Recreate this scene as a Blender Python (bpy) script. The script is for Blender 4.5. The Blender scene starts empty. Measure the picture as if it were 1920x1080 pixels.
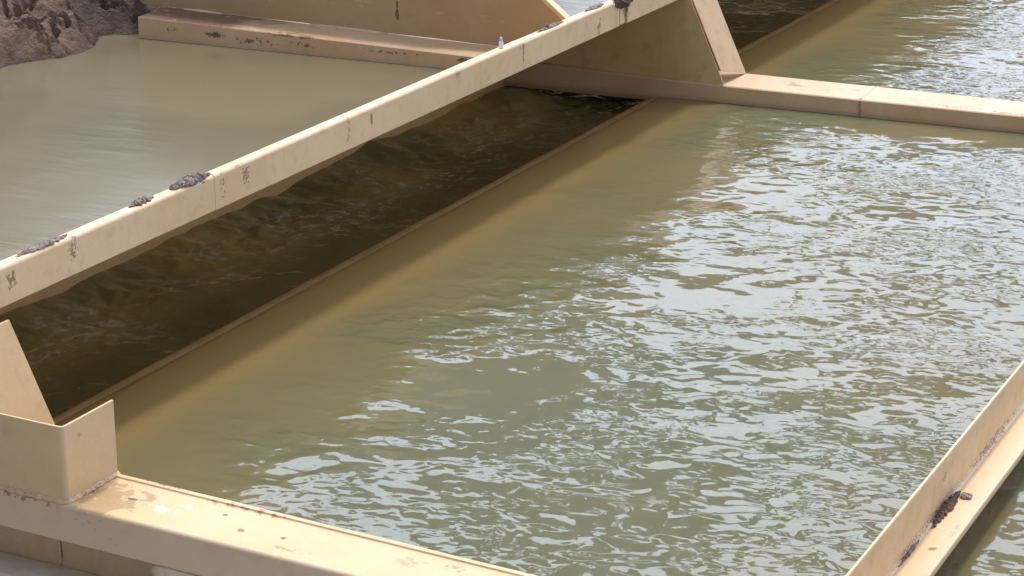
import bpy, bmesh, math, random
from mathutils import Vector, Matrix, noise
R = math.radians
S = bpy.context.scene
COL = S.collection
random.seed(7)

# ------------------------------------------------------------------ camera
cam = bpy.data.cameras.new('camera'); co = bpy.data.objects.new('camera', cam); COL.objects.link(co)
M = Matrix(((0.8919, -0.1452, 0.4283, 0), (0.4523, 0.2866, -0.8447, 0), (0, 0.9470, 0.3212, 3.0), (0, 0, 0, 1)))
co.matrix_world = M
cam.sensor_width = 36; cam.lens = 36*4200/1920; cam.clip_start = .05; cam.clip_end = 3000
S.camera = co
S.view_settings.view_transform = 'Standard'; S.view_settings.look = 'None'
S.view_settings.exposure = 0.0; S.view_settings.gamma = 1

# ------------------------------------------------------------------ node helper
class NT:
    def __init__(s, tree): s.t = tree; s.n = tree.nodes; s.l = tree.links
    def set(s, sock, v):
        if hasattr(v, 'is_output'): s.l.new(v, sock)
        elif v is not None: sock.default_value = v
    def node(s, typ, **kw):
        n = s.n.new(typ)
        for k, v in kw.items(): setattr(n, k, v)
        return n
    def math(s, op, a, b=None, c=None, clamp=False):
        n = s.node('ShaderNodeMath', operation=op, use_clamp=clamp)
        for i, v in enumerate((a, b, c)):
            if v is not None: s.set(n.inputs[i], v)
        return n.outputs[0]
    def vmath(s, op, a, b=None):
        n = s.node('ShaderNodeVectorMath', operation=op)
        s.set(n.inputs[0], a)
        if b is not None: s.set(n.inputs[1], b)
        return n.outputs[1] if op in ('LENGTH', 'DOT_PRODUCT') else n.outputs[0]
    def noise(s, vec, scale, detail=3, rough=.5, dist=0, lac=2):
        n = s.node('ShaderNodeTexNoise'); s.set(n.inputs['Vector'], vec)
        n.inputs['Scale'].default_value = scale; n.inputs['Detail'].default_value = detail
        n.inputs['Roughness'].default_value = rough; n.inputs['Distortion'].default_value = dist
        n.inputs['Lacunarity'].default_value = lac
        return n.outputs['Fac']
    def voro(s, vec, scale, feature='F1', out='Distance'):
        n = s.node('ShaderNodeTexVoronoi', feature=feature); s.set(n.inputs['Vector'], vec)
        n.inputs['Scale'].default_value = scale
        return n.outputs[out]
    def rng(s, v, a, b, c=0., d=1., smooth=True):
        n = s.node('ShaderNodeMapRange', interpolation_type='SMOOTHSTEP' if smooth else 'LINEAR')
        s.set(n.inputs[0], v)
        for i, x in enumerate((a, b, c, d)): s.set(n.inputs[i+1], x)
        return n.outputs[0]
    def mix(s, f, a, b):
        n = s.node('ShaderNodeMix', data_type='RGBA'); s.set(n.inputs[0], f)
        s.set(n.inputs[6], tuple(a)+(1,) if isinstance(a, tuple) else a)
        s.set(n.inputs[7], tuple(b)+(1,) if isinstance(b, tuple) else b)
        return n.outputs[2]
    def map(s, vec, rot=(0, 0, 0), scale=(1, 1, 1), loc=(0, 0, 0)):
        n = s.node('ShaderNodeMapping'); s.set(n.inputs[0], vec)
        n.inputs['Location'].default_value = loc; n.inputs['Rotation'].default_value = rot; n.inputs['Scale'].default_value = scale
        return n.outputs[0]
    def pos(s): return s.node('ShaderNodeNewGeometry').outputs['Position']
    def xyz(s, v):
        n = s.node('ShaderNodeSeparateXYZ'); s.set(n.inputs[0], v); return n.outputs
    def bump(s, h, dist=1., strength=1.):
        n = s.node('ShaderNodeBump'); s.set(n.inputs['Height'], h)
        n.inputs['Distance'].default_value = dist; s.set(n.inputs['Strength'], strength)
        return n.outputs[0]

def material(name):
    m = bpy.data.materials.new(name); m.use_nodes = True
    t = NT(m.node_tree); p = [n for n in t.n if n.type == 'BSDF_PRINCIPLED'][0]
    return m, t, p

# ------------------------------------------------------------------ painted steel
CREAM = (.70, .50, .29)
def steel(name, base=CREAM, stains=(), specks=.5, dirt=.35, seams=(), film=None, tide=None, top=None, rough=.42):
    """stains: (centre, radii, colour, noise scale, coverage 0..1)"""
    m, t, p = material(name); P = t.pos()
    n1 = t.noise(P, 2.3, 5, .6); n2 = t.noise(P, 14, 4, .6); n3 = t.noise(P, 90, 3, .6)
    c = t.mix(t.rng(n1, .35, .7), tuple(base), tuple(b*f for b, f in zip(base, (.93, .89, .80))))
    c = t.mix(t.math('MULTIPLY', t.rng(n2, .5, .75), dirt), c, (.36, .25, .15))
    if top:    # warm sunlit tone painted into the upward faces
        nzt = t.xyz(t.node('ShaderNodeNewGeometry').outputs['Normal'])[2]
        c = t.mix(t.rng(nzt, .75, .98), c, t.mix(t.rng(n1, .38, .66), tuple(top), tuple(b*f for b, f in zip(top, (.95, .92, .82)))))
    # thin run marks
    st = t.noise(t.map(P, scale=(26, 26, 1.6)), 1., 3, .5)
    c = t.mix(t.math('MULTIPLY', t.rng(st, .62, .78), dirt*.5), c, (.30, .19, .11))
    # specks of rust and mud
    dv = t.voro(P, 42); sm = t.rng(t.noise(P, 3.1, 3, .6), .52, .68)
    sp = t.math('MULTIPLY', t.rng(t.math('ADD', dv, t.math('MULTIPLY', n3, .12)), .17, .13), sm)
    c = t.mix(t.math('MULTIPLY', sp, specks), c, (.10, .05, .03))
    if film:   # dried mud film: (axis sign test) colour over X range with torn edge
        x = t.xyz(P)
        f = t.rng(t.math('ADD', x[0], t.math('MULTIPLY', t.noise(P, 5, 5, .65), 1.2)), film[0], film[1])
        f = t.math('MULTIPLY', f, t.rng(t.noise(P, 9, 5, .7), .30, .42))
        nz = t.xyz(t.node('ShaderNodeNewGeometry').outputs['Normal'])[2]
        f = t.math('MULTIPLY', f, t.rng(nz, .5, .8))
        c = t.mix(f, c, (.22, .125, .095))
    if tide is not None:
        zz_ = t.math('ADD', t.xyz(P)[2], t.math('MULTIPLY', t.math('SUBTRACT', t.noise(t.map(P, scale=(6, 6, 2)), 1.5, 4, .6), .5), .018))
        c = t.mix(t.rng(zz_, tide+.03, tide-.015, 0, .6), c, (.25, .16, .075))
        c = t.mix(t.rng(t.math('ABSOLUTE', t.math('SUBTRACT', zz_, tide+.022)), .005, .001, 0, .15), c, (.16, .09, .045))
    # pale scuffs and faint rust bleeding
    sc_ = t.noise(t.map(P, rot=(.3, .5, .8), scale=(3, 18, 18)), 1.4, 4, .6)
    c = t.mix(t.math('MULTIPLY', t.rng(sc_, .64, .72), .22), c, (.86, .74, .60))
    bl_ = t.noise(t.map(P, scale=(9, 9, 2.2)), 1.2, 5, .62)
    c = t.mix(t.math('MULTIPLY', t.rng(bl_, .58, .76), .30*min(1, dirt*3)), c, (.48, .25, .11))
    for cen, rad, colr, sc, cov in stains:
        d = t.vmath('LENGTH', t.vmath('DIVIDE', t.vmath('SUBTRACT', P, cen), rad))
        nn = t.noise(P, sc, 4, .65, .3)
        f = t.rng(t.math('SUBTRACT', nn, t.math('MULTIPLY', t.math('MULTIPLY', d, d), .33)), .62-cov*.35, .66-cov*.35, 0, .82)
        c = t.mix(f, c, tuple(colr))
    for axis, val, w, span in seams:      # shallow weld lines
        x = t.xyz(P)
        d = t.math('ABSOLUTE', t.math('SUBTRACT', t.math('ADD', x[axis], t.math('MULTIPLY', t.math('SUBTRACT', n2, .5), .03)), val))
        f = t.rng(d, w, w*.35)
        c = t.mix(t.math('MULTIPLY', f, .55), c, (.22, .13, .08))
    t.set(p.inputs['Base Color'], c)
    t.set(p.inputs['Roughness'], t.rng(n2, .3, .8, rough-.08, rough+.22))
    p.inputs['Specular IOR Level'].default_value = .4
    h = t.math('ADD', t.math('MULTIPLY', n3, .0006), t.math('MULTIPLY', n1, .006))
    h = t.math('ADD', h, t.math('MULTIPLY', sp, .0012))
    t.set(p.inputs['Normal'], t.bump(h))
    return m

# ------------------------------------------------------------------ mesh helpers
def link(name, bm, mat, parent=None, smooth=False, bevel=None, seg=3):
    bmesh.ops.recalc_face_normals(bm, faces=bm.faces[:])
    me = bpy.data.meshes.new(name); bm.to_mesh(me); bm.free()
    o = bpy.data.objects.new(name, me); COL.objects.link(o)
    if mat: me.materials.append(mat)
    if smooth:
        for f in me.polygons: f.use_smooth = True
    if parent: o.parent = parent
    if bevel:
        b = o.modifiers.new('bevel', 'BEVEL'); b.width = bevel; b.segments = seg; b.limit_method = 'ANGLE'; b.angle_limit = R(25)
        b.harden_normals = False
        for f in me.polygons: f.use_smooth = True
        w = o.modifiers.new('wn', 'WEIGHTED_NORMAL'); w.keep_sharp = True
    return o
def empty(name, loc=(0, 0, 0)):
    o = bpy.data.objects.new(name, None); COL.objects.link(o); o.location = loc; o.empty_display_size = .2
    return o
def tag(o, label, cat, group=None):
    o['label'] = label; o['category'] = cat
    if group: o['group'] = group
    return o
def struct(o): o['kind'] = 'structure'; return o
def sweep(bm, rings, cap=True):
    """rings: list of closed profiles (same vertex count) in 3-D"""
    vs = [[bm.verts.new(v) for v in r] for r in rings]
    n = len(vs[0])
    for a, b in zip(vs, vs[1:]):
        for i in range(n): bm.faces.new((a[i], a[(i+1) % n], b[(i+1) % n], b[i]))
    if cap: bm.faces.new(vs[0][::-1]); bm.faces.new(vs[-1])
    return vs
def along_y(prof, ys, wob=0.):
    return [[Vector((x, y, z)) for x, z in prof] for y in ys]
def box(bm, x0, x1, y0, y1, z0, z1):
    sweep(bm, along_y([(x0, z0), (x1, z0), (x1, z1), (x0, z1)], (y0, y1)))
def arc(cx, cz, r, a0, a1, n=5):
    return [(cx+r*math.cos(R(a0+(a1-a0)*i/n)), cz+r*math.sin(R(a0+(a1-a0)*i/n))) for i in range(n+1)]
def plate_poly(pts, normal, th):
    bm = bmesh.new(); n = Vector(normal).normalized()*th
    sweep(bm, [[Vector(p) for p in pts], [Vector(p)+n for p in pts]])
    return bm
def fb(p, s=1., o=4): return noise.fractal(Vector(p)*s, 1.0, 2.0, o)

def under(o, parent): o.parent = parent; o.matrix_parent_inverse = Matrix.Translation(parent.location).inverted(); return o

# far crossbeam axes (slightly skew to the baffle)
def yF(x): return 11.235 + (x+4.627)*.0588          # front face
def yB(x): return 11.571 + (x+4.408)*.0494          # back edge
def zT(x): return .097 + (max(0, -4.6-x))*.0155 - (x+4.4)*.004  # top height
# near crossbeam
def yNF(x): return 5.10 - .02*(x+4.0)
def yNB(x): return 5.372 - .037*(x+3.8)

RUST = (.20, .10, .055); MUD = (.20, .135, .105); DARK = (.085, .045, .026)
# ------------------------------------------------------------------ baffle beam (long diagonal)
XB = -4.64
def y_at(px):   # helper used while measuring: position along the beam of a mark on the photograph
    return {0: 5.46, 20: 5.52, 120: 5.82, 400: 6.71, 440: 6.86, 640: 7.68, 690: 7.83, 965: 9.25, 1130: 10.2, 1165: 10.42}[px]
capst = [((XB, 5.50, .655), (.05, .045, .06), (.24, .13, .075), 85, .5), ((XB, 5.83, .66), (.05, .04, .06), (.24, .13, .075), 95, .55),
         ((XB, 5.84, .70), (.05, .02, .03), (.35, .2, .14), 50, .5),
         ((XB, 6.74, .66), (.05, .035, .08), (.30, .14, .09), 55, .45), ((XB, 6.90, .66), (.05, .05, .06), (.22, .12, .07), 75, .52),
         ((XB, 6.86, .71), (.06, .05, .03), (.34, .19, .15), 60, .5), ((XB, 6.62, .70), (.05, .07, .012), DARK, 40, .5),
         ((XB, 7.66, .65), (.05, .03, .09), (.40, .29, .20), 40, .5), ((XB, 7.85, .66), (.05, .014, .045), (.22, .16, .11), 22, .75),
         ((XB, 9.27, .65), (.05, .022, .075), (.20, .12, .07), 60, .60), ((XB, 10.12, .62), (.05, .05, .08), (.22, .12, .08), 40, .45),
         ((XB, 8.62, .69), (.05, .06, .02), (.4, .2, .1), 40, .4), ((XB, 10.45, .64), (.06, .05, .05), MUD, 50, .6)]
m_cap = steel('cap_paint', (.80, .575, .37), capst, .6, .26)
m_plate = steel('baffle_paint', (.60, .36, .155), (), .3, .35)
baffle = empty('baffle_wall', (XB, 5.0, 0))
tag(baffle, 'long cream steel baffle running diagonally across the photo, bright rounded rail on top, dark water under its overhang', 'baffle wall')
def cap_profile(dz, dx=0.):
    zt, zb, r = .710+dz, .574, .016
    pr = [(XB+dx, zb)] + arc(XB-r+dx, zt-r, r, 0, 90, 6) + [(XB-.044, zt)]
    inner = [(XB-.044, zt-.008), (XB-r+dx, zt-.008)] + [(XB-.008+dx, zt-r), (XB-.008+dx, zb)]
    return pr+inner
segs = [(4.0, 6.6898, 0, 0), (6.690, 9.262, .002, .0012), (9.268, 10.37, .0, 0), (10.39, 10.46, -.014, -.006), (10.465, 21, .006, .004)]
for a, b, dz, dx in segs:
    bm = bmesh.new(); sweep(bm, along_y(cap_profile(dz, dx), [a, b]))
    o = link('cap_rail', bm, m_cap, smooth=False); under(o, baffle)
    for f in o.data.polygons: f.use_smooth = True
    md = o.modifiers.new('es', 'EDGE_SPLIT'); md.split_angle = R(28); o.modifiers.new('wn', 'WEIGHTED_NORMAL')
# deflector plate: from cap down-left to beneath the water
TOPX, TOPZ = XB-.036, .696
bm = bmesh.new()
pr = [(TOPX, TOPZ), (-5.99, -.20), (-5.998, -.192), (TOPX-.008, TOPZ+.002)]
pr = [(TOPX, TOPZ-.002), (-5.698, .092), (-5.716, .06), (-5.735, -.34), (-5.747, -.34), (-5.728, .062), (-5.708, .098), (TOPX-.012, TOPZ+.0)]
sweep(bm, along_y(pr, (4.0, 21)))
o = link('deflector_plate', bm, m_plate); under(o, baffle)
# brackets : front plate with sloping edge + sloping plate to the back edge
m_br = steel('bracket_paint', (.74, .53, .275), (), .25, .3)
m_gf = steel('gusset_flange_shade', (.60, .39, .20), (), .25, .3)  # bracket paint made darker and oranger to stand for the flange's shade
def bracket(name, base_x, y0, y1, ztop, label=None):
    root_parts = []
    zt0 = ztop
    slope = -.457
    def sx(z): return base_x + slope*(z-zt0)
    zc = .70
    # front plate, left edge runs up along the deflector plate
    x_left0 = -6.03 + (zt0+.24)*((TOPX+6.03)/(TOPZ+.24))
    pts = [(-5.66, y0, zt0+.001), (base_x, y0, zt0+.001), (sx(.573), y0, .573), (XB-.012, y0, .58), (XB-.012, y0, .68), (TOPX+.01, y0, .68)]
    bm = plate_poly(pts, (0, 1, 0), .008)
    f = link(name, bm, m_br, bevel=.002, seg=2)
    # sloping plate (starts a little above the crossbeam)
    bm = bmesh.new()
    nz = zt0+.075
    q = [(sx(nz)+.004, y0+.0082, nz), (sx(nz)+.013, y0+.0082, nz), (sx(.573)+.009, y0+.0082, .573), (sx(.573), y0+.0082, .573)]
    dz = .002
    b = [(base_x+.004, y1, zt0+dz), (base_x+.013, y1, zt0+dz), (sx(.573)+.009, y1, .573), (sx(.573), y1, .573)]
    sweep(bm, [[Vector(v) for v in q], [Vector(v) for v in b]])
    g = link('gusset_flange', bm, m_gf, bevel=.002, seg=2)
    return f, g
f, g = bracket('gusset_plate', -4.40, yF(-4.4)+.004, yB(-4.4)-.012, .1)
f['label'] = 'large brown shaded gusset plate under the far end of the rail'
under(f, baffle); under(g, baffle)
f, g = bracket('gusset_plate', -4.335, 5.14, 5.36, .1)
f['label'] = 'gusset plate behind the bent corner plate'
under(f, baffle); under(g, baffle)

# ------------------------------------------------------------------ far crossbeam
farst = [((-7.62, yF(-7.6), .10), (.10, .10, .035), DARK, 34, .62), ((-7.35, yF(-7.3), .085), (.25, .10, .045), DARK, 42, .40),
         ((-7.0, yF(-7.0), .09), (.25, .10, .04), DARK, 42, .30), ((-7.95, yF(-7.9), .11), (.15, .1, .03), DARK, 42, .28),
         ((-6.45, yF(-6.4), .10), (.5, .1, .02), DARK, 45, .28), ((-5.98, yF(-6), .095), (.08, .1, .03), DARK, 45, .5),
         ((-7.1, yF(-7.1), .14), (.22, .12, .02), (.25, .13, .09), 18, .6),
         ((-4.05, yF(-4.05)+.18, .1), (.09, .09, .03), (.38, .26, .19), 18, .55), ((-3.72, yF(-3.7)+.2, .1), (.05, .05, .03), (.30, .24, .19), 20, .5),
         ((-3.85, yF(-3.8), .085), (.07, .05, .012), (.2, .1, .06), 30, .45),
         ((-3.1, yF(-3.1)+.05, .092), (.35, .06, .04), (.25, .17, .13), 60, .42), ((-2.8, yF(-2.8)+.03, .09), (.3, .06, .03), (.2, .13, .1), 60, .45),
         ((-3.63, yF(-3.6), .04), (.012, .2, .10), (.36, .22, .14), 30, .75), ((-3.60, yF(-3.6), .03), (.03, .1, .06), (.62, .42, .30), 20, .4)]
m_far = steel('far_crossbeam_paint', (.68, .475, .30), farst, .6, .2, film=(-6.6, -7.1), tide=-.005)
far = empty('crossbeam', (-4.6, 11.3, -.03))
tag(far, 'cream steel crossbeam behind the pool, passing under the rail, rust pitted at its left end', 'crossbeam', )
def ring_far(x, jut=0.):
    z = zT(x)-jut; a, b = yF(x)+jut, yB(x)-jut
    return [Vector((x, a, -.028)), Vector((x, a, z-.006)), Vector((x, a+.006, z)), Vector((x, b-.006, z+.003)), Vector((x, b, z-.003)), Vector((x, b, -.028))]
for nm, xa, xb in (('beam_section', -8.16, -3.642), ('beam_section', -3.632, .8)):
    bm = bmesh.new(); n = 24
    sweep(bm, [ring_far(xa+(xb-xa)*i/n) for i in range(n+1)])
    o = link(nm, bm, m_far); under(o, far)
# weld bead at the splice
bm = bmesh.new(); rings = []
pth = [(-3.637, yF(-3.637)-.0005, z*.012-.02) for z in range(0, 10)] + [(-3.637, yF(-3.6)+.02+.05*i, zT(-3.6)-.0005) for i in range(0, 7)]
for i, q in enumerate(pth):
    r = .0055+.0015*math.sin(i*2.1)
    c = Vector(q); up = Vector((0, 0, 1)) if i > 9 else Vector((0, 1, 0))
    rings.append([c+Vector((r*math.cos(a), 0, 0))+up*(r*.8*math.sin(a)) for a in [k*math.pi/4 for k in range(8)]])
sweep(bm, rings); o = link('weld_bead', bm, m_far, smooth=True); under(o, far)
# flat plate edge on the left half (divider) : stands near the back edge
divst = [((-6.55, 11.42, .30), (.018, .1, .12), (.12, .08, .05), 14, .75), ((-8.1, 11.5, .2), (.5, .3, .12), (.2, .12, .08), 45, .22),
         ((-7.4, 11.5, .25), (.4, .3, .12), (.22, .14, .09), 60, .18)]
m_div = steel('divider_paint', (.50, .355, .20), divst, .6, .25)
div = empty('divider_plate', (-6.5, 11.42, .13))
tag(div, 'tall tan divider plate on the crossbeam at the top left, beside the mud bank', 'divider plate')
def yD(x): return yB(x)-.055
zc0 = lambda x: zT(x)+.002
# outline: along the foot, then the sloping right edge, then the top
bm = bmesh.new()
fx = [-8.4+i*.30 for i in range(10)] + [-5.36]
foot = [Vector((x, yD(x), zc0(x)+.008*max(0, fb((x*2.1, 3, 1), 1))+.003)) for x in fx]
top = [Vector((-5.30, yD(-5.3), .16)), Vector((-5.36, yD(-5.36), .21)), Vector((-6.48, yD(-6.4), 1.12)), Vector((-8.4, yD(-8.4), 1.12))]
top = [Vector((-5.36, yD(-5.36), .215)), Vector((-6.50, yD(-6.5), 1.12)), Vector((-8.4, yD(-8.4), 1.12))]
outl = foot+top
sweep(bm, [outl, [v+Vector((0, .008, 0)) for v in outl]])
o = link('plate', bm, m_div); under(o, div)
# edge flange (folded return facing the camera's right)
bm = bmesh.new()
a, b = Vector((-5.36, yD(-5.36), .215)), Vector((-6.50, yD(-6.5), 1.12))
d = (b-a).normalized(); nrm = Vector((d.z, 0, -d.x))
if nrm.x < 0: nrm = -nrm
sweep(bm, [[p+nrm*.001+Vector((0, -.004, 0)), p+nrm*.026+Vector((0, -.004, 0)), p+nrm*.026+Vector((0, .06, 0)), p+nrm*.001+Vector((0, .06, 0))] for p in (a, b)])
o = link('edge_flange', bm, m_cap, bevel=.003); under(o, div)
# filler weld strips at the foot
for xa, xb in ((-8.05, -7.75), (-7.15, -6.62)):
    bm = bmesh.new(); rings = []
    for i in range(13):
        x = xa+(xb-xa)*i/12; e = math.sin(math.pi*i/12)**.5 if 0 < i < 12 else .05
        w = .018*e*(1+.5*fb((x*9, 1, 2))); hgt = .010*e*(1+.4*fb((x*7, 5, 2)))
        y = yD(x)-.001; z = zT(x)+.001
        rings.append([Vector((x, y-w, z)), Vector((x, y-w*.5, z+hgt*.8)), Vector((x, y, z+hgt+.004)), Vector((x, y, z))])
    sweep(bm, rings)
    o = link('weld_bead', bm, m_cap, smooth=True); under(o, div)

# ------------------------------------------------------------------ near crossbeam
nst = [((-4.05, 5.2, .1), (.18, .18, .02), (.42, .27, .14), 9, .60), ((-3.86, 5.22, .1), (.10, .035, .02), (.90, .80, .66), 28, .60),
       ((-3.80, 5.27, .1), (.10, .02, .02), (.85, .72, .55), 38, .5), ((-4.0, 5.24, .1), (.03, .01, .02), DARK, 20, .8),
       ((-3.62, 5.33, .1), (.30, .03, .02), (.40, .17, .08), 30, .45), ((-3.95, 5.365, .1), (.12, .018, .03), (.30, .14, .08), 40, .55),
       ((-3.57, 5.20, .1), (.022, .018, .02), (.20, .12, .08), 40, .75), ((-3.42, 5.21, .1), (.016, .012, .02), (.10, .06, .04), 40, .8),
       ((-3.67, 5.27, .1), (.012, .008, .02), (.08, .05, .03), 40, .9),
       ((-3.0, 5.24, .1), (.10, .05, .02), (.50, .30, .18), 30, .5), ((-3.35, 5.15, .1), (.12, .03, .02), (.38, .26, .18), 25, .5),
       ((-4.3, 5.11, .09), (.25, .03, .03), (.28, .15, .09), 50, .32), ((-2.85, 5.26, .1), (.06, .04, .02), (.4, .24, .15), 35, .5)]
m_near = steel('near_crossbeam_paint', (.68, .52, .38), nst, .6, .16, rough=.36, top=(.69, .485, .275))
near = empty('crossbeam', (-3.5, 5.2, -.03))
tag(near, 'sunlit cream crossbeam in the foreground with a scraped white patch on its scuffed top', 'crossbeam')
def ring_near(x):
    a, b, r = yNF(x), yNB(x), .013
    pr = [Vector((x, a, -.028))]
    pr += [Vector((x, a+r-r*math.cos(R(t)), .1-r+r*math.sin(R(t)))) for t in (0, 22, 45, 68, 90)]
    k = .0015*fb((x*5, 0, 0))
    pr += [Vector((x, a+.035, .0985)), Vector((x, a+.13, .097+k)), Vector((x, b-.032, .0985)), Vector((x, b-.030, .104)), Vector((x, b-.012, .104+k)),
           Vector((x, b-.010, .0985)), Vector((x, b, .096)), Vector((x, b, -.25)), Vector((x, b-.01, -.25)), Vector((x, b-.01, -.02)), Vector((x, a+.01, -.028))]
    return pr
bm = bmesh.new(); n = 90
sweep(bm, [ring_near(-5.6+6.8*i/n) for i in range(n+1)])
o = link('beam_section', bm, m_near); under(o, near)
for f in o.data.polygons: f.use_smooth = True
md = o.modifiers.new('es', 'EDGE_SPLIT'); md.split_angle = R(28); o.modifiers.new('wn', 'WEIGHTED_NORMAL')
# bent corner plate, with welds at its base
m_cor = steel('corner_plate_paint', (.69, .51, .32), [((-4.155, 5.2, .30), (.02, .03, .02), (.35, .2, .12), 50, .45)], .5, .12)
XC, ZC = -4.158, .357
def corner_ring(off):
    r = .016; pts = []
    xs = XC-off; y0 = 5.115+off
    pts.append((-5.6, y0+.03)); pts.append((xs-r-.1, y0+.001)); 
    for t in (-90, -68, -45, -22, 0):
        rr = r-off*.6; pts.append((xs-rr+rr*math.cos(R(t)), y0+rr+rr*math.sin(R(t))))
    pts.append((xs, yNB(XC)-.006))
    return pts
o1, o2 = corner_ring(0), corner_ring(.009)
bm = bmesh.new()
def topz(x, y): return ZC + (.0 if x > -4.3 else 0)
vb = lambda lst, z: [bm.verts.new((x, y, z)) for x, y in lst]
a0, a1, b0, b1 = vb(o1, .101), vb(o1, ZC), vb(o2, .101), vb(o2, ZC)
n = len(o1)
for i in range(n-1):
    bm.faces.new((a0[i], a0[i+1], a1[i+1], a1[i])); bm.faces.new((b0[i], b1[i], b1[i+1], b0[i+1]))
    bm.faces.new((a1[i], a1[i+1], b1[i+1], b1[i])); bm.faces.new((a0[i], b0[i], b0[i+1], a0[i+1]))
bm.faces.new((a0[-1], b0[-1], b1[-1], a1[-1])); bm.faces.new((a0[0], a1[0], b1[0], b0[0]))
corner = empty('corner_plate', (XC, 5.2, .1))
tag(corner, 'bent cream corner plate standing upright on the foreground beam at the left edge', 'corner plate')
o = link('bent_plate', bm, m_cor, bevel=.0025, seg=2); under(o, corner)
bm = bmesh.new(); rings = []
path = []
for i in range(n-1):
    p, q = Vector((*o1[i], 0)), Vector((*o1[i+1], 0)); k = max(1, int((q-p).length/.008))
    for j in range(k): path.append(p.lerp(q, j/k))
path.append(Vector((*o1[-1], 0)))
for i, p in enumerate(path):
    t = (path[min(i+1, len(path)-1)]-path[max(i-1, 0)]).normalized(); nn = Vector((t.y, -t.x, 0))
    r = .012+.004*fb((i*.22, 2, 0))+.002*math.sin(i*1.3)
    rings.append([p+Vector((0, 0, .0975))-nn*.002, p+nn*r+Vector((0, 0, .0975)), p+nn*r*.75+Vector((0, 0, .1+r*.35)), p+nn*r*.3+Vector((0, 0, .1+r*.8)), p-nn*.002+Vector((0, 0, .1+r*1.0))])
sweep(bm, rings)
m_weld = steel('weld_paint', (.66, .46, .30), [((-4.5, 5.13, .1), (.5, .06, .05), RUST, 80, .24), ((-4.15, 5.25, .1), (.03, .18, .05), RUST, 80, .24)], .6, .4)
o = link('weld_bead', bm, m_weld, smooth=True); under(o, corner)

# outer end wall below the near crossbeam, with its lower flange
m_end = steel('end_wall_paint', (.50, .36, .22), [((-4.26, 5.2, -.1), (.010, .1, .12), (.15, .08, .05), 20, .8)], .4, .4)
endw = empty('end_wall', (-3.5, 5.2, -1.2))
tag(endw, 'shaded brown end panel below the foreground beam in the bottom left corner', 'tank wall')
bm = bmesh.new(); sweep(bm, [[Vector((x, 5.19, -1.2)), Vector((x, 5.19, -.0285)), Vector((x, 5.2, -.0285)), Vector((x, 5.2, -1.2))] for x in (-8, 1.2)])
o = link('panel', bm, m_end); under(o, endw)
bm = bmesh.new()
for x in (-4.262,):
    box(bm, x-.003, x+.003, 5.186, 5.1905, -.155, -.03)
o = link('vertical_seam', bm, m_weld); under(o, endw)
bm = bmesh.new(); sweep(bm, [[Vector((x, 5.06, -.185)), Vector((x, 5.189, -.185)), Vector((x, 5.189, -.17)), Vector((x, 5.06, -.17))] for x in (-8, 1.2)])
o = link('lower_flange', bm, steel('flange_paint', (.62, .55, .46), (), .3, .3), bevel=.004); under(o, endw)
bm = bmesh.new(); rings = []
for i in range(60):
    x = -3.85+.02*i; e = min(1, i/3)
    h = -.032-.002*fb((x*14, 0, 3)); w = .035*e*(1+.3*fb((x*9, 3, 3)))
    rings.append([Vector((x, 5.188, h)), Vector((x, 5.12-w, h)), Vector((x, 5.11-w, h-.03)), Vector((x, 5.12-w*.6, -.1)), Vector((x, 5.188, -.13))])
sweep(bm, rings)
o = link('dried_sludge', bm, steel('sludge_paint', (.62, .48, .36), (), .2, .5), smooth=True); under(o, endw)

# ------------------------------------------------------------------ right angle beam
rst = [((-1.70, 6.35, .11), (.02, .55, .028), (.22, .12, .08), 120, .36), ((-1.69, 6.28, .10), (.03, .13, .03), (.15, .09, .08), 30, .7),
       ((-1.695, 5.98, .11), (.02, .3, .022), (.2, .11, .075), 120, .44), ((-1.64, 6.02, .1), (.018, .02, .02), (.22, .1, .06), 40, .75),
       ((-1.70, 6.9, .11), (.02, .5, .03), (.16, .09, .06), 70, .42), ((-1.62, 6.2, .1), (.02, .12, .02), (.55, .33, .2), 25, .45),
       ((-1.702, 6.34, .2), (.03, .04, .025), (.3, .22, .14), 20, .6)]
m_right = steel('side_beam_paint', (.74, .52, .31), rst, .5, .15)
side = empty('side_beam', (-1.68, 5.4, -.03))
tag(side, 'cream angle steel beam cutting across the bottom right corner, mud along its inner corner', 'side beam')
bm = bmesh.new()
x0 = -1.713; x1 = -1.594; r = .012
pr = [(x0, -.06), (x0, .258)] + [(x0+.002, .2635), (x0+.009, .2635), (x0+.011, .258)]
pr += [(x0+.011, .112), (x0+.015, .103), (x0+.024, .1)] + [(x1-.008, .1)] + [(x1-.002, .0975), (x1, .092), (x1, .078), (x1-.008, .078), (x1-.009, .088), (x0+.024, .088), (x0+.010, .08), (x0+.010, -.06)]
sweep(bm, along_y(pr, [5.385+.27*i for i in range(0, 23)]))
o = link('angle_section', bm, m_right); under(o, side)
bm = bmesh.new()
# bed of mud crumbs lying in the corner is a separate thing below
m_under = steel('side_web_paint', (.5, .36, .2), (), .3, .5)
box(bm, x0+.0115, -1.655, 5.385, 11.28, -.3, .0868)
o = link('web', bm, m_under); under(o, side)

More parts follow.
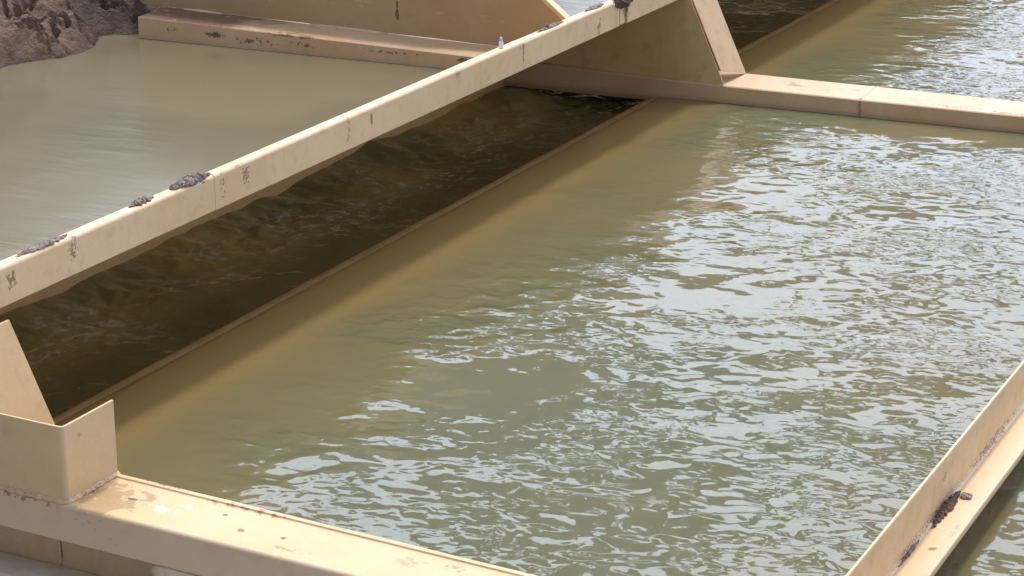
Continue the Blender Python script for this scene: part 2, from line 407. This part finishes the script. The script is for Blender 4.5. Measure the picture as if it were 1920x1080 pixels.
# ------------------------------------------------------------------ weir lip
m_lip, t, p = material('wet_lip')
P = t.pos(); n = t.noise(t.map(P, scale=(1, .12, 1)), 30, 3, .6)
t.set(p.inputs['Base Color'], t.mix(t.rng(n, .35, .65), (.36, .215, .085), (.28, .17, .065)))
p.inputs['Roughness'].default_value = .32
t.set(p.inputs['Normal'], t.bump(t.noise(P, 16, 3, .6), .004))
XL = -4.797
bm = bmesh.new()
prof = [(XL-.052, -.35)] + [(XL-.052, -.045)] + arc(XL-.006, -.052, .046, 180, 95, 7) + [(XL+.016, -.0075), (XL+.032, -.012), (XL+.045, -.03), (XL+.045, -.35)]
rings = []
for i in range(240):
    y = 5.375+i*.065
    k = .004*fb((0, y*1.3, 0))
    rings.append([Vector((x+k, y, z + (.0016*fb((x*4, y*2.0, 1)) if z > -.1 else 0))) for x, z in prof])
# keep the lip clear of the far crossbeam (below it)
sweep(bm, rings)
weir = link('weir_lip', bm, m_lip, smooth=True)
tag(weir, 'submerged tan weir lip, a thin straight band between the dark trough and the olive pool', 'weir lip')

# ------------------------------------------------------------------ water
def grid_block(name, xs, ys, hfun, zbot, mat, skirt=True):
    bm = bmesh.new()
    V = [[bm.verts.new((x, y, hfun(x, y))) for y in ys] for x in xs]
    for i in range(len(xs)-1):
        for j in range(len(ys)-1): bm.faces.new((V[i][j], V[i+1][j], V[i+1][j+1], V[i][j+1]))
    if skirt:
        ed = [V[i][0] for i in range(len(xs))] + [V[-1][j] for j in range(1, len(ys))] + [V[i][-1] for i in range(len(xs)-2, -1, -1)] + [V[0][j] for j in range(len(ys)-2, 0, -1)]
        lo = [bm.verts.new((v.co.x, v.co.y, zbot)) for v in ed]
        n = len(ed)
        for i in range(n): bm.faces.new((ed[i], ed[(i+1) % n], lo[(i+1) % n], lo[i]))
        bm.faces.new(lo)
    o = link(name, bm, mat, smooth=False)
    for f in o.data.polygons:
        if abs(f.normal.z) > .3: f.use_smooth = True
    return struct(o)
def rot_xy(t, P, deg, sx, sy): return t.map(P, rot=(0, 0, R(deg)), scale=(sx, sy, 1))

def water_mat(name, colA, colB, ripple, rough=.03, sss=.0, lip=None, ior=1.34, spec=.5, foam_shade=False):
    m, t, p = material(name); P = t.pos(); x = t.xyz(P)
    n = t.noise(P, .55, 3, .55)
    c = t.mix(t.rng(n, .42, .58), colA, colB)
    if lip:
        # shallow water over the painted plate by the weir lip shows it through
        c = t.mix(t.rng(x[0], XL+.17, XL+.035), c, (.42, .245, .10))
        c = t.mix(t.rng(x[0], -4.25, -4.70, 0, .95), c, (.32, .205, .075))  # wider gold band, brightened in the colour against the baffle's shadow
    if foam_shade:
        c = t.mix(t.rng(t.math('ADD', x[0], t.math('MULTIPLY', n, .3)), -5.32, -4.9, 0, .7), c, (.075, .062, .022))  # water darkened towards the lip, painting in the dark reflection under the overhang
        f1 = t.noise(t.map(P, scale=(1, .7, 1)), 16, 5, .7, .6); f2 = t.noise(P, 1.7, 2, .5)
        band = t.math('MULTIPLY', t.rng(x[0], -5.70, -5.5), t.rng(t.math('ADD', x[0], t.math('MULTIPLY', t.noise(P, 1.2, 2, .5), .5)), -4.75, -5.05))
        ff = t.math('MULTIPLY', t.math('MULTIPLY', t.rng(f1, .50, .64), band), t.rng(f2, .42, .55))
        c = t.mix(t.math('MULTIPLY', ff, .55), c, (.60, .57, .46))
    t.set(p.inputs['Base Color'], c)
    p.inputs['Roughness'].default_value = rough; p.inputs['IOR'].default_value = ior
    p.inputs['Specular IOR Level'].default_value = spec
    if sss:
        p.inputs['Subsurface Weight'].default_value = 1; p.inputs['Subsurface Scale'].default_value = sss
        p.inputs['Subsurface Radius'].default_value = (1, .9, .55)
    h = ripple(t, P, x)
    t.set(p.inputs['Normal'], t.bump(h))
    return m
def pool_ripple(t, P, x):
    q = rot_xy(t, P, -27, .92, 1.1)
    big = t.noise(q, 2.1, 2, .5)
    a = t.noise(q, 7.6, 1.4, .45, .4)
    b = t.noise(rot_xy(t, P, -8, .9, 1.15), 17, 1.0, .4, .5)
    # the surface is drawn smooth towards the weir
    xe = t.math('ADD', x[0], t.math('MULTIPLY', t.math('SUBTRACT', t.noise(P, 1.6, 3, .6), .5), .9))
    xm = t.rng(xe, -4.50, -4.15, .0, 1.)
    xm = t.math('MULTIPLY', xm, t.rng(x[0], -4.0, -3.5, 1.5, 1.))
    patch = t.rng(t.noise(P, 1.1, 2, .5), .38, .60, .22, 1.0)
    fine = t.rng(t.noise(P, 1.7, 2, .5), .42, .60, .15, 1.4)
    h = t.math('MULTIPLY', t.math('ADD', t.math('MULTIPLY', a, .0115), t.math('MULTIPLY', t.math('MULTIPLY', b, fine), .0030)), t.math('MULTIPLY', xm, patch))
    return t.math('ADD', h, t.math('MULTIPLY', t.math('MULTIPLY', big, .022), t.rng(x[0], -4.35, -3.7, .0, 1)))
def calm_ripple(t, P, x):
    a = t.noise(rot_xy(t, P, -27, .35, 1.4), 5, 3, .6)
    w = t.rng(t.noise(P, .9, 2, .5), .4, .62, .2, 1)
    return t.math('MULTIPLY', t.math('MULTIPLY', a, w), .0042)
def chop_ripple(t, P, x):
    a = t.noise(P, 7, 2, .5, .8); b = t.noise(rot_xy(t, P, -60, .5, 1.2), 28, 2, .5)
    return t.math('ADD', t.math('MULTIPLY', a, .010), t.math('MULTIPLY', b, .0009))
m_pool = water_mat('pool_water', (.178, .148, .074), (.150, .142, .078), pool_ripple, sss=.22, lip=True, ior=1.42)
m_tank = water_mat('settling_water', (.20, .164, .10), (.165, .140, .086), calm_ripple, rough=.17)
m_trough = water_mat('trough_water', (.33, .255, .085), (.16, .145, .048), chop_ripple, rough=.035, foam_shade=True)

def lin(a, b, n): return [a+(b-a)*i/n for i in range(n+1)]
def pool_h(x, y):
    d = x-XL
    z = 0.
    if d < .25: z -= .009*max(0, 1-d/.25)**2.2
    return z + .003*fb((x*.9, y*.9, 0))*min(1, max(0, d/.4))
xs = lin(XL+.022, XL+.3, 14)+lin(XL+.34, -1.7135, 60)
pool = grid_block('pool_water', xs, lin(5.362, 21, 300), pool_h, -.6, m_pool)
pool['label'] = 'olive pool water'
rightw = grid_block('channel_water', lin(-1.654, 1.2, 40), lin(5.37, 21, 120), lambda x, y: -.004+.003*fb((x, y, 5)), -.6, m_pool)
tankw = grid_block('settling_water', lin(-30, -5.722, 40), lin(4.0, 30, 40), lambda x, y: .035, -.6, m_tank, skirt=False)
def trough_h(x, y):
    z = -.074
    e = max(0, (-5.45-x)/.35)
    z += .016*fb((x*2.2, y*2.2, 0), 1, 4)
    b = max(0, 1-abs(x+5.52)/.28)
    z += b*(.5+.9*max(0, fb((0, y*.8, 3))))*(.040*abs(fb((x*5, y*5, 9), 1, 3)) + .010*fb((x*13, y*13, 2), 1, 3))
    z += e*(.047+.075*fb((0, y*1.3, 4), 1, 3))
    g = math.exp(-((y-11.02)**2/.04+(x+5.62)**2/.03)); z += .05*g
    return z
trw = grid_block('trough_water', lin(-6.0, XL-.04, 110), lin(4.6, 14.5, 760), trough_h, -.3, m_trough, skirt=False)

# ------------------------------------------------------------------ ground
m_g, t, p = material('ground_clay')
P = t.pos(); n = t.noise(P, .8, 8, .65); n2 = t.noise(P, 9, 6, .65)
t.set(p.inputs['Base Color'], t.mix(t.rng(n, .35, .65), (.34, .30, .26), (.25, .22, .19)))
p.inputs['Roughness'].default_value = .9
t.set(p.inputs['Normal'], t.bump(t.math('ADD', n, t.math('MULTIPLY', n2, .2)), .15))
bm = bmesh.new()
for x0_, x1_, y0_, y1_ in ((-900, 900, -600, 1200),):
    vs = [bm.verts.new(v) for v in ((x0_, y0_, -1.2), (x1_, y0_, -1.2), (x1_, y1_, -1.2), (x0_, y1_, -1.2))]; bm.faces.new(vs)
struct(link('ground', bm, m_g))

# ------------------------------------------------------------------ mud bank
m_dry, t, p = material('dry_mud')
P = t.pos(); n2 = t.noise(P, 45, 5, .7); n3 = t.noise(P, 170, 3, .6)
c = t.mix(t.rng(n2, .40, .60), (.36, .28, .235), (.17, .115, .09))
c = t.mix(t.math('MULTIPLY', t.rng(n3, .55, .66), .7), c, (.62, .54, .47))
t.set(p.inputs['Base Color'], c); p.inputs['Roughness'].default_value = .8
t.set(p.inputs['Normal'], t.bump(n3, .008))
m_mud, t, p = material('mud')
P = t.pos(); n = t.noise(P, 3, 6, .6); n2 = t.noise(P, 22, 6, .7); n3 = t.noise(P, 60, 4, .65)
c = t.mix(t.rng(n, .35, .65), (.255, .155, .115), (.19, .118, .085))
c = t.mix(t.rng(n2, .56, .68), c, (.16, .105, .08))
c = t.mix(t.math('MULTIPLY', t.rng(n3, .58, .72), .5), c, (.40, .30, .25))
yy = t.xyz(P)
wet = t.math('MULTIPLY', t.rng(t.math('ADD', yy[1], t.math('MULTIPLY', n, 1.2)), 11.25, 11.55), .75)
c = t.mix(wet, c, (.085, .057, .042))
edge = t.rng(t.math('ADD', yy[2], t.math('MULTIPLY', n2, .05)), .11, .05)
c = t.mix(t.math('MULTIPLY', edge, .6), c, (.10, .066, .048))
t.set(p.inputs['Base Color'], c)
t.set(p.inputs['Roughness'], t.rng(n2, .3, .7, .5, .95))
t.set(p.inputs['Normal'], t.bump(t.math('ADD', t.math('MULTIPLY', n2, .04), t.math('MULTIPLY', n3, .016)), 1.))
def bank_line(y):      # where the mud meets the water
    pts = [(9.0, -8.7), (9.7, -8.36), (10.1, -8.32), (10.45, -8.20), (10.75, -8.15), (10.95, -8.30), (11.15, -8.17), (11.6, -8.12), (12.2, -8.35), (14, -9), (18, -9.5)]
    if y <= pts[0][0]: return pts[0][1]-(pts[0][0]-y)*.5
    for (a, b), (c_, d) in zip(pts, pts[1:]):
        if a <= y <= c_: return b+(d-b)*(y-a)/(c_-a)
    return -9.5
def bank_h(x, y):
    d = bank_line(y) - x + .10*fb((x*1.7, y*1.7, 3), 1, 3)
    if d < -.12: return -.12
    z = .0+ 1.15*(1-math.exp(-max(0, d)/.95)) + .8*max(0, d-.5) if d > 0 else d
    z = min(z, 3.8+.3*fb((x, y, 0)))
    w = min(1, max(0, d+.1)/.4)
    bl = noise.voronoi(Vector((x*2.6, y*2.6, z*1.2+7)), distance_metric='DISTANCE')[0]
    z += w*(.15*min(.5, bl[1]-bl[0]) - .05)
    bl = noise.voronoi(Vector((x*7, y*7, 2)))[0]
    z += w*(.05*min(.35, bl[1]-bl[0]))
    z += w*(.15*fb((x*1.4, y*1.4, 1), 1, 4) + .03*fb((x*9, y*9, 6), 1, 4))
    cr = abs(fb((x*2.3+4, y*2.3, 8), 1, 4))
    z -= w*.12*max(0, 1-cr/.07)
    return max(z, -.12)
bm = bmesh.new()
xs = lin(-20, -10.3, 60)+lin(-10.17, -7.85, 130)[0:]; ys = lin(3.5, 8.5, 30)+lin(8.6, 13.2, 260)+lin(13.25, 18, 40)
V = [[bm.verts.new((x+.02*fb((x*9, y*9, 11)), y+.02*fb((x*9, y*9, 21)), bank_h(x, y))) for y in ys] for x in xs]
for i in range(len(xs)-1):
    for j in range(len(ys)-1): bm.faces.new((V[i][j], V[i+1][j], V[i+1][j+1], V[i][j+1]))
bank = struct(link('mud_bank', bm, m_mud))
bank['label'] = 'bank of cracked brown mud'

# ------------------------------------------------------------------ mud clumps
def clump(loc, size, label, cat='mud clump', bits=26, seed=1, group=None, tilt=0, dark=False):
    rnd = random.Random(seed)
    bm = bmesh.new()
    nb = max(2, int(size[1]/size[0]*1.6))
    for k in range(nb):
        u = (k+.5)/nb*2-1; e = max(.25, 1-u*u*.8)
        m4 = Matrix.Translation(Vector((loc[0], loc[1]+u*size[1]*.85, loc[2]))) @ Matrix.Diagonal((size[0]*e, size[1]/nb*1.7, size[2]*e*.75, 1))
        ret = bmesh.ops.create_icosphere(bm, subdivisions=4, radius=1, matrix=m4)
        for w in ret['verts']:
            w.co += size[2]*.55*Vector((fb(w.co*45), fb(w.co*45+Vector((9, 0, 0))), abs(fb(w.co*70+Vector((0, 9, 0))))))
    for k in range(bits):
        u, v = rnd.uniform(-1, 1), rnd.uniform(-1, 1)
        fall = max(.15, 1-(u*u*.8+v*v*.3))
        r = (.12+.55*rnd.random()**2.5)*size[2]*fall*1.3
        m4 = Matrix.Translation(Vector((loc[0]+v*size[0]*fall*.8, loc[1]+u*size[1], loc[2]+fall*size[2]*rnd.uniform(.0, .55)+tilt*u*size[1]))) @ Matrix.Rotation(rnd.uniform(0, 6), 4, Vector((rnd.random(), rnd.random(), rnd.random())).normalized())
        ret = bmesh.ops.create_icosphere(bm, subdivisions=2, radius=r, matrix=m4 @ Matrix.Diagonal((rnd.uniform(.8, 1.6), rnd.uniform(.7, 1.3), rnd.uniform(.5, .8), 1)))
        for w in ret['verts']:
            w.co += .5*r*Vector((fb(w.co*60), fb(w.co*60+Vector((9, 0, 0))), fb(w.co*60+Vector((0, 9, 0)))))
    o = link('mud_clump', bm, m_mud if dark else m_dry)
    return tag(o, label, cat, group)
G = 'mud clumps on the rail'
zc = .710
clump((XB-.026, 5.70, zc), (.022, .15, .011), 'thin grey crust of mud on the rail nearest the left edge of the photo', bits=60, seed=2, group=G)
clump((XB-.030, 6.27, zc), (.022, .07, .017), 'small pale grainy clump of mud on the rail, second from the left', bits=34, seed=3, group=G)
clump((XB-.028, 6.57, zc), (.028, .12, .024), 'long brown lumpy clump of mud on the rail at its first joint', bits=70, seed=4, group=G)
clump((XB-.028, 9.62, zc+.002), (.016, .16, .009), 'scattered grey mud crumbs on the rail beyond the small pale stub', bits=34, seed=5, group=G)
clump((XB-.034, 9.58, zc+.006), (.010, .02, .020), 'small round pebble of mud on the rail amid crumbs', bits=7, seed=15, group=G)
clump((XB-.030, 10.13, zc), (.018, .12, .012), 'low ridge of mud crumbs on the rail just before the big clump', bits=26, seed=6, group=G)
clump((XB-.012, 10.41, zc-.022), (.034, .10, .045), 'big dark wet mud clump on the rail joint at the top of the photo', bits=60, seed=7, group=G, dark=True)
G2 = 'mud along the side beam'
clump((-1.685, 6.32, .1), (.018, .16, .016), 'purple brown streak of mud in the corner of the right hand beam', bits=80, seed=8, group=G2, dark=True)
clump((-1.655, 6.44, .1), (.022, .018, .012), 'small mud lump at the upper end of the streak on the right hand beam', bits=12, seed=9, group=G2)
clump((-1.692, 5.96, .1), (.007, .12, .007), 'thin line of mud crumbs low on the right hand beam', bits=30, seed=10, group=G2)

# tiny pale blue stub on the rail
m_blue, t, p = material('blue_plastic'); p.inputs['Base Color'].default_value = (.45, .6, .95, 1); p.inputs['Roughness'].default_value = .15
m_white, t, p = material('white_plastic'); p.inputs['Base Color'].default_value = (.9, .93, .97, 1); p.inputs['Roughness'].default_value = .12
stub = empty('plastic_stub', (XB-.026, 9.09, zc+.004))
tag(stub, 'tiny pale blue and white plastic stub standing upright on the rail', 'plastic stub')
def lathe(prof, c, n=16):
    bm = bmesh.new()
    rings = [[Vector((c[0]+r*math.cos(2*math.pi*k/n), c[1]+r*math.sin(2*math.pi*k/n), c[2]+z)) for k in range(n)] for r, z in prof]
    sweep(bm, rings); return bm
c0 = (XB-.026, 9.09, zc+.003)
under(link('body', lathe([(.011, 0), (.012, .004), (.0105, .008), (.0105, .026), (.007, .031)], c0), m_white, smooth=True), stub)
under(link('tip', lathe([(.0068, .0312), (.0075, .034), (.0065, .046), (.003, .051)], c0), m_blue, smooth=True), stub)

# ------------------------------------------------------------------ light
SUN = Vector((-.15, .24, 1)).normalized()
sun = bpy.data.lights.new('sun', 'SUN'); sun.energy = 2.3; sun.angle = R(6); sun.color = (1, .93, .82)
so = bpy.data.objects.new('sun', sun); COL.objects.link(so)
so.rotation_euler = SUN.to_track_quat('Z', 'Y').to_euler(); so.location = (0, 0, 20)
W = bpy.data.worlds.new('World'); S.world = W; W.use_nodes = True
t = NT(W.node_tree); bg = [n for n in t.n if n.type == 'BACKGROUND'][0]; outw = [n for n in t.n if n.type == 'OUTPUT_WORLD'][0]
sky = t.node('ShaderNodeTexSky', sky_type='NISHITA'); sky.sun_disc = False
sky.sun_elevation = math.asin(SUN.z); sky.sun_rotation = math.atan2(SUN.x, SUN.y); sky.air_density = 1.2; sky.dust_density = 1.5
t.set(bg.inputs[0], sky.outputs[0]); bg.inputs[1].default_value = .05
D = t.node('ShaderNodeTexCoord').outputs['Generated']
z = t.xyz(D)[2]
dv = t.vmath('DIVIDE', D, t.node('ShaderNodeCombineXYZ').outputs[0])
cmb = [n for n in t.n if n.type == 'COMBXYZ'][0]
zz = t.math('ADD', t.math('MAXIMUM', z, 0.), .22)
for i in range(3): t.set(cmb.inputs[i], zz)
cn = t.noise(dv, 2.2, 4, .45, .25)
glow = t.rng(t.vmath('DOT_PRODUCT', D, tuple(Vector((-.42, .80, .42)).normalized())), .35, .95)
side_l = t.rng(t.vmath('DOT_PRODUCT', D, (.75, -.45, .3)), -.2, .8)
cn = t.math('ADD', cn, t.math('MULTIPLY', t.xyz(D)[1], .02))
cf = t.rng(cn, .448, .456)
shade = t.noise(dv, 3.1, 5, .55)
bg2 = t.node('ShaderNodeBackground'); t.set(bg2.inputs[0], t.mix(t.rng(shade, .3, .7), (.67, .78, 1.), (.79, .87, 1.)))
dx = t.xyz(D)
amb = t.math('MULTIPLY', t.rng(dx[1], -.9, .1, .50, 1.), t.rng(dx[0], -.2, .9, 1.2, 1.75))
t.set(bg2.inputs[1], t.math('ADD', amb, t.math('MULTIPLY', glow, t.rng(z, .15, .6, 1.35, 3.5))))
mx = t.node('ShaderNodeMixShader'); t.set(mx.inputs[0], t.math('MULTIPLY', t.math('MAXIMUM', cf, t.rng(z, .20, .06)), t.rng(z, -.02, .02)))
t.l.new(bg.outputs[0], mx.inputs[1]); t.l.new(bg2.outputs[0], mx.inputs[2]); t.l.new(mx.outputs[0], outw.inputs[0])
